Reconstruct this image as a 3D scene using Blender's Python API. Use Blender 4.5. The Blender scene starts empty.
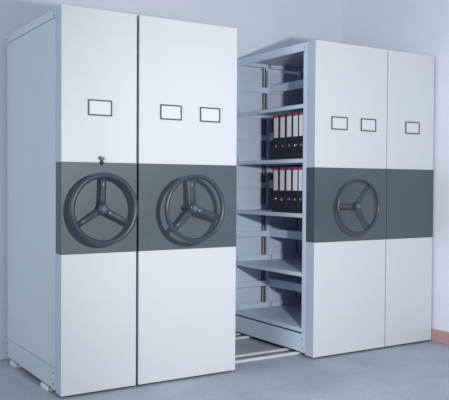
import bpy, bmesh, math
from mathutils import Vector, Matrix
S = bpy.context.scene
COL = S.collection
H = 2.3
TOPS = [1.855, 1.455, 1.05, 0.615, 0.205]          # shelf surfaces
RAILS = [2.046, 1.64, 1.232, 0.815, 0.388]         # underside of the mid rails and end braces
DEP = 1.107

# ---------------------------------------------------------------- materials
def mat(name, col, rough=.5, metal=0, noise=0, nscale=8, bump=0, bscale=200, spec=.5):
    m = bpy.data.materials.new(name); m.use_nodes = True
    nt = m.node_tree; b = nt.nodes['Principled BSDF']
    b.inputs['Base Color'].default_value = (*col, 1)
    b.inputs['Roughness'].default_value = rough
    b.inputs['Metallic'].default_value = metal
    b.inputs['Specular IOR Level'].default_value = spec
    tc = nt.nodes.new('ShaderNodeTexCoord')
    if noise:
        n = nt.nodes.new('ShaderNodeTexNoise'); n.inputs['Scale'].default_value = nscale
        n.inputs['Detail'].default_value = 6
        nt.links.new(tc.outputs['Object'], n.inputs['Vector'])
        r = nt.nodes.new('ShaderNodeValToRGB')
        r.color_ramp.elements[0].position = .3; r.color_ramp.elements[1].position = .7
        r.color_ramp.elements[0].color = (*[c * (1 - noise) for c in col], 1)
        r.color_ramp.elements[1].color = (*[min(1, c * (1 + noise)) for c in col], 1)
        nt.links.new(n.outputs['Fac'], r.inputs['Fac'])
        nt.links.new(r.outputs['Color'], b.inputs['Base Color'])
    if bump:
        n2 = nt.nodes.new('ShaderNodeTexNoise'); n2.inputs['Scale'].default_value = bscale
        nt.links.new(tc.outputs['Object'], n2.inputs['Vector'])
        bp = nt.nodes.new('ShaderNodeBump'); bp.inputs['Strength'].default_value = bump
        bp.inputs['Distance'].default_value = .002
        nt.links.new(n2.outputs['Fac'], bp.inputs['Height'])
        nt.links.new(bp.outputs['Normal'], b.inputs['Normal'])
    return m

M = dict(
    white=mat('white_enamel', (.625, .67, .70), .38, noise=.012, nscale=3),
    steel=mat('pale_blue_grey_enamel', (.60, .70, .83), .42, noise=.03, nscale=4),
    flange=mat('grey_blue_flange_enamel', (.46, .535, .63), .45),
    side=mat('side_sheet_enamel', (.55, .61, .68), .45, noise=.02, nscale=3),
    band=mat('dark_textured_vinyl', (.052, .080, .098), .50, spec=1.0, noise=.07, nscale=60, bump=.25, bscale=260),
    wheel=mat('slate_grey_cast_plastic', (.036, .055, .074), .36, spec=.5),
    cap=mat('hub_cap_grey', (.10, .135, .165), .35),
    chrome=mat('chrome', (.6, .62, .65), .25, metal=1),
    black=mat('black_board', (.012, .018, .022), .5, noise=.2, nscale=30),
    paper=mat('label_paper', (.74, .74, .80), .7),
    leaf=mat('document_paper', (.55, .55, .54), .9),
    red=mat('crimson_print', (.33, .055, .12), .6),
    frame=mat('label_frame_grey', (.075, .085, .105), .5),
    card=mat('label_card_white', (.66, .70, .735), .45),
    rivet=mat('rivet_grey', (.12, .15, .18), .4),
    hole=mat('punched_slot_shadow_grey', (.10, .13, .17), .7),
    rail=mat('rail_white_paint', (.66, .70, .72), .5, noise=.08, nscale=12),
    railin=mat('rail_channel_grey', (.20, .24, .25), .5, noise=.1, nscale=20),
    roller=mat('roller_dark_steel', (.08, .08, .09), .4),
    wall=mat('wall_paint_pale_blue', (.67, .715, .775), .85, noise=.02, nscale=2, bump=.1, bscale=90),
    skirt=mat('skirting_dusty_pink', (.43, .27, .275), .6, noise=.06, nscale=12),
    lock=mat('lock_black_metal', (.02, .025, .03), .35),
    key=mat('key_metal', (.13, .10, .11), .4, metal=.4),
)

def floor_mat():
    m = bpy.data.materials.new('floor_grey_terrazzo'); m.use_nodes = True
    nt = m.node_tree; b = nt.nodes['Principled BSDF']; L = nt.links
    tc = nt.nodes.new('ShaderNodeTexCoord')
    def noise(s, d=6):
        n = nt.nodes.new('ShaderNodeTexNoise'); n.inputs['Scale'].default_value = s; n.inputs['Detail'].default_value = d
        L.new(tc.outputs['Object'], n.inputs['Vector']); return n
    def ramp(src, p0, c0, p1, c1):
        r = nt.nodes.new('ShaderNodeValToRGB'); e = r.color_ramp.elements
        e[0].position, e[1].position = p0, p1; e[0].color = (*c0, 1); e[1].color = (*c1, 1)
        L.new(src, r.inputs['Fac']); return r
    a = ramp(noise(2.2).outputs['Fac'], .3, (.33, .375, .435), .7, (.43, .485, .55))
    f = ramp(noise(90, 3).outputs['Fac'], .35, (.80, .80, .80), .65, (1.12, 1.12, 1.12))
    mx = nt.nodes.new('ShaderNodeMix'); mx.data_type = 'RGBA'; mx.blend_type = 'MULTIPLY'
    mx.inputs['Factor'].default_value = 1
    L.new(a.outputs['Color'], mx.inputs[6]); L.new(f.outputs['Color'], mx.inputs[7])
    # faint slab joints
    bk = nt.nodes.new('ShaderNodeTexBrick'); bk.offset = 0
    bk.inputs['Color1'].default_value = bk.inputs['Color2'].default_value = (1, 1, 1, 1)
    bk.inputs['Mortar'].default_value = (.78, .78, .79, 1)
    bk.inputs['Scale'].default_value = 1; bk.inputs['Mortar Size'].default_value = .004
    bk.inputs['Mortar Smooth'].default_value = .6
    bk.inputs['Brick Width'].default_value = .8; bk.inputs['Row Height'].default_value = .8
    mp = nt.nodes.new('ShaderNodeMapping'); mp.inputs['Location'].default_value = (-.15, .45, 0)
    L.new(tc.outputs['Object'], mp.inputs['Vector']); L.new(mp.outputs['Vector'], bk.inputs['Vector'])
    m2 = nt.nodes.new('ShaderNodeMix'); m2.data_type = 'RGBA'; m2.blend_type = 'MULTIPLY'
    m2.inputs['Factor'].default_value = 1
    L.new(mx.outputs[2], m2.inputs[6]); L.new(bk.outputs['Color'], m2.inputs[7])
    L.new(m2.outputs[2], b.inputs['Base Color'])
    b.inputs['Roughness'].default_value = .55
    return m
M['floor'] = floor_mat()

# ---------------------------------------------------------------- mesh helpers
class MB:
    def __init__(s): s.bm = bmesh.new(); s.mi = 0
    def box(s, x0, x1, y0, y1, z0, z1):
        vs = [s.bm.verts.new((x, y, z)) for x in (x0, x1) for y in (y0, y1) for z in (z0, z1)]
        for f in ((0, 1, 3, 2), (4, 6, 7, 5), (0, 4, 5, 1), (2, 3, 7, 6), (0, 2, 6, 4), (1, 5, 7, 3)):
            s.bm.faces.new([vs[i] for i in f]).material_index = s.mi
        return s
    def cyl(s, c, r, h, axis='y', n=24, r2=None):
        rot = {'y': Matrix.Rotation(math.pi / 2, 4, 'X'), 'x': Matrix.Rotation(math.pi / 2, 4, 'Y'), 'z': Matrix()}[axis]
        g = bmesh.ops.create_cone(s.bm, cap_ends=True, segments=n, radius1=r, radius2=r if r2 is None else r2, depth=h,
                                  matrix=Matrix.Translation(c) @ rot)
        for v in g['verts']:
            for f in v.link_faces: f.material_index = s.mi
        return s
    def sweep(s, pts, rad, n=12, closed=False, squash=1.0, up=Vector((0, 1, 0))):
        rings = []
        N = len(pts)
        for i, p in enumerate(pts):
            a = pts[(i - 1) % N] if closed or i else pts[0]
            b = pts[(i + 1) % N] if closed or i < N - 1 else pts[-1]
            t = (Vector(b) - Vector(a)).normalized()
            u = (up - t * up.dot(t)).normalized(); w = t.cross(u)
            r = rad[i] if isinstance(rad, list) else rad
            rings.append([s.bm.verts.new(Vector(p) + (u * math.cos(k * 2 * math.pi / n) * squash + w * math.sin(k * 2 * math.pi / n)) * r) for k in range(n)])
        for i in range(N if closed else N - 1):
            A, B = rings[i], rings[(i + 1) % N]
            for k in range(n):
                s.bm.faces.new((A[k], A[(k + 1) % n], B[(k + 1) % n], B[k])).material_index = s.mi
        if not closed:
            s.bm.faces.new(rings[0]); s.bm.faces.new(rings[-1])
        return s
    def build(s, name, mats, parent=None, bevel=0, smooth=False, loc=None):
        bmesh.ops.recalc_face_normals(s.bm, faces=s.bm.faces)
        me = bpy.data.meshes.new(name); s.bm.to_mesh(me); s.bm.free()
        if not isinstance(mats, (list, tuple)): mats = [mats]
        for m in mats: me.materials.append(m)
        if smooth:
            for p in me.polygons: p.use_smooth = True
        o = bpy.data.objects.new(name, me); COL.objects.link(o)
        if parent: o.parent = parent
        if loc: o.location = loc
        if bevel:
            b = o.modifiers.new('bevel', 'BEVEL'); b.width = bevel; b.segments = 2; b.limit_method = 'ANGLE'
        return o

def thing(name, label, cat, loc=(0, 0, 0), group=None):
    o = bpy.data.objects.new(name, None); COL.objects.link(o); o.location = loc
    o['label'] = label; o['category'] = cat
    if group: o['group'] = group
    return o
def struct(o): o['kind'] = 'structure'; return o

# ---------------------------------------------------------------- the room
WY, RX = 1.161, 3.127
struct(MB().box(-5, RX + .1, -7, WY + .1, -.1, 0).build('floor', M['floor']))
struct(MB().box(-5, RX + .1, WY, WY + .1, 0, 3.3).build('wall_back', M['wall']))
struct(MB().box(RX, RX + .1, -7, WY, 0, 3.3).build('wall_right', M['wall']))
struct(MB().box(RX - .014, RX, -7, WY, 0, .102).build('baseboard_right', M['skirt'], bevel=.003))

# ---------------------------------------------------------------- floor rails
for y0, lab in ((.195, 'front white steel rail on the floor running under the four shelving cabinets'),
                (.86, 'rear white steel rail on the floor close to the back wall')):
    r = thing('floor_rail', lab, 'rail', (0, y0, 0))
    MB().box(0, 3.09, .012, .135, 0, .006).build('channel', M['railin'], r)
    for a in (0, .132):
        MB().box(0, 3.09, a, a + .028, 0, .018).build('rail_edge', M['rail'], r, .003)
    MB().box(-.018, .0, .002, .128, 0, .028).build('end_block', M['rail'], r, .004)

# ---------------------------------------------------------------- shelving units
def shelf(x0, x1, zt, root):
    m = MB(); y0, y1 = .10, 1.045; z0 = zt - .030
    m.box(x0, x1, y0, y1, zt - .003, zt)
    m.box(x0, x0 + .003, y0, y1, z0, zt - .003).box(x1 - .003, x1, y0, y1, z0, zt - .003)
    m.box(x0 + .003, x1 - .003, y0, y0 + .003, z0, zt - .003).box(x0 + .003, x1 - .003, y1 - .003, y1, z0, zt - .003)
    s = m.build('shelf', M['steel'], root, .001)
    MB().box(x0 + .03, x1, y1 + .002, y1 + .008, zt, zt + .042).build('shelf_end_flange', M['steel'], s)

def upright(x0, x1, y0, y1, root, holes):
    m = MB().box(x0, x1, y0, y1, .03, H - .06 if holes else H - .003)
    m.mi = 1
    z = .08
    while holes and z < H - .1:
        if holes == 'y':
            xc = (x0 + x1) / 2; m.box(xc - .002, xc + .002, y0 - .0008, y0, z, z + .014)
        else:
            yc = y1 - .010; m.box(x0 - .0008, x0, yc - .004, yc + .004, z, z + .014)
        z += .03
    return m.build('upright', [M['steel'], M['hole']], root)

def label_frame(xc, zc, root):
    w, h, t = .0765, .0475, .0082
    m = MB()
    m.box(xc - w, xc + w, -.007, -.003, zc + h - t, zc + h).box(xc - w, xc + w, -.007, -.003, zc - h, zc - h + t)
    m.box(xc - w, xc - w + t, -.007, -.003, zc - h + t, zc + h - t).box(xc + w - t, xc + w, -.007, -.003, zc - h + t, zc + h - t)
    f = m.build('label_frame', M['frame'], root)
    MB().box(xc - w + t, xc + w - t, -.004, -.0005, zc - h + t, zc + h - t).build('card', M['card'], f)

def unit(X0, X1, label, frames, left='open', right='open', double=False):
    root = thing('shelving_unit', label, 'shelving cabinet', (X0, 0, 0), None)
    W = X1 - X0
    # end panel and dark band wrapped round it
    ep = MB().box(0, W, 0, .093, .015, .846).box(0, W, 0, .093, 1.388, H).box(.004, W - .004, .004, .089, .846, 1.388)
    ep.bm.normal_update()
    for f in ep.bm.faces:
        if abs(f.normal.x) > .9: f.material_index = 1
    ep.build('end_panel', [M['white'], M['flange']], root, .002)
    MB().box(-.001, W + .001, -.003, .096, .846, 1.388).build('control_band', M['band'], root, .002)
    for fx in frames: label_frame(fx, 1.714, root)
    mid = W / 2 if double else (W if right == 'closed' else 0)
    # top cover
    MB().box(.006, W - .006, .095, DEP, H - .006, H).build('top_cover', M['side'], root)
    # base beams
    MB().box(.01, W - .01, .095, .13, .032, .17).build('base_beam', M['steel'], root)
    MB().box(.01, W - .01, 1.06, 1.10, .032, .17).build('base_beam', M['steel'], root)
    for y in (.275, .94):
        for x in (.10, W - .10):
            MB().cyl((x, y, .018 + .032), .032, .05, 'y').build('roller', M['roller'], root)
    for sd, st in ((0, left), (1, right)):
        xa, xb = (0, .02) if sd == 0 else (W - .02, W)
        o0, o1 = (xa, xa + .012) if sd == 0 else (xb - .012, xb)
        if st == 'open':
            rl = MB().box(o0, o1, .139, DEP - .03, 2.242, H).build('top_rail', M['steel'], root, .001)
            br = MB().box(o0, o1, .139, DEP - .03, .032, .163).build('base_rail', M['steel'], root, .001)
            upright(xa, xa + .012, .097, .138, root, '') if sd == 0 else upright(xb - .012, xb, .097, .138, root, '')
            if sd == 0:
                for z in (2.262, 2.232, .13, .06): MB().cyl((xa - .001, .129, z), .005, .004, 'x', 12).build('rivet', M['rivet'], root)
            upright(xa + .004, xb + .004 if sd == 0 else xb - .004, 1.045, 1.075, root, 'x')
        else:
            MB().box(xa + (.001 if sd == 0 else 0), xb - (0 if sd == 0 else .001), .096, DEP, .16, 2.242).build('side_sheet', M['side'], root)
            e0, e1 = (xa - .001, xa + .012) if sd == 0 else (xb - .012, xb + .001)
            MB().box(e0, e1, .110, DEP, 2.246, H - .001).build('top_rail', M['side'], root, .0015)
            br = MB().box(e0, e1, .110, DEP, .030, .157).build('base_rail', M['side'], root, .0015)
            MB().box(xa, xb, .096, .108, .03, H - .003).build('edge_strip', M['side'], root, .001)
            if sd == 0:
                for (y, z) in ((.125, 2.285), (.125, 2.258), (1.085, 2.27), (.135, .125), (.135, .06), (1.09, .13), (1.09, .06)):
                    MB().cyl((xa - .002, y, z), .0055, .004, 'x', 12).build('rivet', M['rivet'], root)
    # rear end frame
    if double: upright(mid - .019, mid + .019, 1.045, 1.07, root, 'y')
    bays = [(0.03, mid - .06), (mid + .019, W - .03)] if double else [(.03, W - .03)]
    for a, b in bays:
        MB().box(a, b, 1.078, 1.084, .17, 2.24).build('rear_sheet', M['steel'], root)
        lo, hi = (a - .004, mid - .02) if double and a < mid else (a, b)
        for z in RAILS:
            MB().box(lo, hi, 1.050, 1.077, z, z + .048).build('rear_brace', M['steel'], root, .001)
        MB().box(lo, hi, 1.050, 1.077, 2.262, H - .007).build('rear_brace', M['steel'], root, .001)
    if double:
        # dark strips painted in for the shade in the slits beside the centre upright
        for i, z in enumerate(RAILS):
            zt = 2.26 if i == 0 else TOPS[i - 1] - .035
            MB().box(mid - .060, mid - .0545, 1.068, 1.077, z + .05, zt).build('slot_shade', M['hole'], root)
            MB().box(mid - .034, mid - .0285, 1.068, 1.077, z + .05, zt).build('slot_shade', M['hole'], root)
            MB().box(mid - .060, mid - .0545, 1.068, 1.077, TOPS[i] + .045, z - .002).build('slot_shade', M['hole'], root)
            MB().box(mid - .034, mid - .0285, 1.068, 1.077, TOPS[i] + .045, z - .002).build('slot_shade', M['hole'], root)
    # shelves and mid rails
    halves = [(.002, mid - .001), (mid + .001, W - .002)] if double else [(.022 if left == 'closed' else .002, W - .022 if right == 'closed' else W - .002)]
    for zt in TOPS:
        for a, b in halves: shelf(a, b, zt, root)
    if double:
        for z in RAILS:
            MB().box(mid - .006, mid + .006, .10, 1.043, z, z + .066).build('mid_rail', M['steel'], root, .001)
    return root

UA = unit(0, .480, 'leftmost white shelving cabinet with closed grey side and lock above its wheel', [.238], left='closed')
UB = unit(.497, 1.214, 'white cabinet with two label frames and wheel, left of the open aisle', [.716 - .497, 1.004 - .497], double=True)
UC = unit(1.885, 2.589, 'open-sided white shelving cabinet holding black binders, right of the aisle', [2.110 - 1.885, 2.396 - 1.885], double=True)
UD = unit(2.597, 3.107, 'rightmost narrow white cabinet without a wheel, against the right wall', [2.862 - 2.597], right='closed')

# ---------------------------------------------------------------- handwheels
def handwheel(root, x, p, angs, z=1.112, rr=.0145, R=.200, sw=1):
    y = -p
    m = MB()
    pts = [(x + R * math.cos(a), y, z + R * math.sin(a)) for a in [i * 2 * math.pi / 64 for i in range(64)]]
    m.sweep(pts, rr, 12, True, 1.25)
    w = m.build('handwheel', M['wheel'], root, smooth=True)
    yh = y + .022
    for a in angs:
        a = math.radians(a); c, s_ = math.cos(a), math.sin(a)
        P = [(x + c * t, yy, z + s_ * t) for t, yy in ((.015, yh), (.06, yh - .002), (.13, y + .008), (R - .004, y))]
        MB().sweep(P, [v * sw for v in (.022, .020, .017, .015)], 10, False, .42).build('spoke', M['wheel'], w, smooth=True)
    MB().cyl((x, yh, z), .030, .034, 'y', 28).cyl((x, (yh - .003) / 2, z), .017, -yh - .003, 'y', 20).build('hub', M['wheel'], w, .003)
    MB().cyl((x, yh - .021, z), .0155, .010, 'y', 24).build('hub_cap', M['cap'], w, .002)

handwheel(UA, .232, .085, (90, 210, 332), rr=.017, sw=.9)
handwheel(UB, .804 - .497, .165, (96, 222, 341))
handwheel(UC, 2.184 - 1.885, .135, (57, 180, 303), rr=.0115, R=.194, sw=.8, z=1.108)

# lock on the leftmost cabinet
lk = MB().cyl((.246, -.012, 1.388), .0105, .022, 'y', 20).box(.239, .253, -.016, -.0005, 1.372, 1.408).build('lock', M['lock'], UA, .002)
ky = thing('key', 'small dark key in the lock above the leftmost handwheel', 'key', (.236, -.0125, 1.4165))
MB().cyl((0, 0, 0), .0105, .004, 'y', 20).cyl((0, -.0005, 0), .004, .006, 'y', 12).build('bow', M['key'], ky, .001)
MB().box(.008, .026, -.0025, .0025, -.0025, .0025).box(.0205, .026, -.0025, .0025, -.009, -.002).build('blade', M['lock'], ky)

# ---------------------------------------------------------------- binders
def binder(name, loc, w, label, group, marked):
    h, d = .345, .285
    t = thing(name, label, 'binder', loc, group)
    # spine faces -x; cover = spine + two boards
    m = MB().box(0, .004, 0, w, 0, h).box(.004, d, 0, .003, 0, h).box(.004, d, w - .003, w, 0, h)
    m.build('cover', M['black'], t, .0015)
    MB().box(.03, d - .02, .006, w - .006, .008, h - .035).build('pages', M['leaf'], t)
    if marked:
        lw = min(.053, w - .01); a = (w - lw) / 2
        MB().box(-.0012, 0, a, a + lw, .168, .322).build('spine_label', M['paper'], t)
        MB().box(-.0012, 0, a, a + lw, .322, .343).build('label_band', M['red'], t)
        c = Vector((-.001, w / 2, .102))
        MB().sweep([c + Vector((0, .010 * math.cos(q), .010 * math.sin(q))) for q in [i * math.pi / 10 for i in range(20)]], .0022, 8, True, up=Vector((1, 0, 0))).build('finger_ring', M['chrome'], t, smooth=True)
    return t
place = ['nearest the end panel', 'second from the end panel', 'middle one of the five', 'fourth from the end panel', 'farthest from the end panel']
for si, row in ((1, 'upper'), (2, 'lower')):
    zt = TOPS[si]
    g = 'white-labelled black binders on the %s binder shelf' % row
    for i, (yc, w) in enumerate(((.178, .056), (.245, .074), (.324, .076), (.407, .078), (.490, .078))):
        binder('ring_binder', (1.8985, yc - w / 2, zt + .0005), w,
               'white-labelled black binder, %s shelf, %s' % (row, place[i]), g, True)

# ---------------------------------------------------------------- light
def light(name, kind, loc, energy, col, **k):
    l = bpy.data.lights.new(name, kind); l.energy = energy; l.color = col
    for a, b in k.items(): setattr(l, a, b)
    o = bpy.data.objects.new(name, l); COL.objects.link(o); o.location = loc; return o
def aim(o, t): o.rotation_euler = (Vector(t) - o.location).to_track_quat('-Z', 'Y').to_euler()
k = light('studio_flash', 'SPOT', (.2, -3.0, 1.57), 352, (1, .985, .965), shadow_soft_size=.07, spot_size=math.radians(125), spot_blend=1)
aim(k, (2.5, 0, 1.3))
a = light('left_fill_light', 'AREA', (-4.2, -2.6, 1.8), 88, (.97, .98, 1), shape='SQUARE', size=2)  # unseen fill lamp, added to brighten the leftmost cabinet's side and wall
aim(a, (0, .5, 1.2))
w = bpy.data.worlds.new('room_daylight'); S.world = w; w.use_nodes = True
bg = w.node_tree.nodes['Background']; bg.inputs[0].default_value = (.74, .87, 1, 1); bg.inputs[1].default_value = .41

# ---------------------------------------------------------------- camera
yaw, pitch, roll, f = .56247, -.02147, .00578, 736.206
fw = Vector((math.sin(yaw) * math.cos(pitch), math.cos(yaw) * math.cos(pitch), math.sin(pitch)))
rt = Vector((math.cos(yaw), -math.sin(yaw), 0)); up = rt.cross(fw)
c, s = math.cos(roll), math.sin(roll)
r2, u2 = rt * c + up * s, -rt * s + up * c
cd = bpy.data.cameras.new('camera'); cam = bpy.data.objects.new('camera', cd); COL.objects.link(cam)
cam.matrix_world = Matrix(((r2.x, u2.x, -fw.x, -1.47846), (r2.y, u2.y, -fw.y, -4.12378), (r2.z, u2.z, -fw.z, 1.26325), (0, 0, 0, 1)))
cd.sensor_fit = 'HORIZONTAL'; cd.sensor_width = 36; cd.lens = f * 36 / 449
cd.clip_start = .05
S.camera = cam
S.view_settings.view_transform = 'Standard'; S.view_settings.look = 'None'
S.view_settings.exposure = 0; S.view_settings.gamma = 1
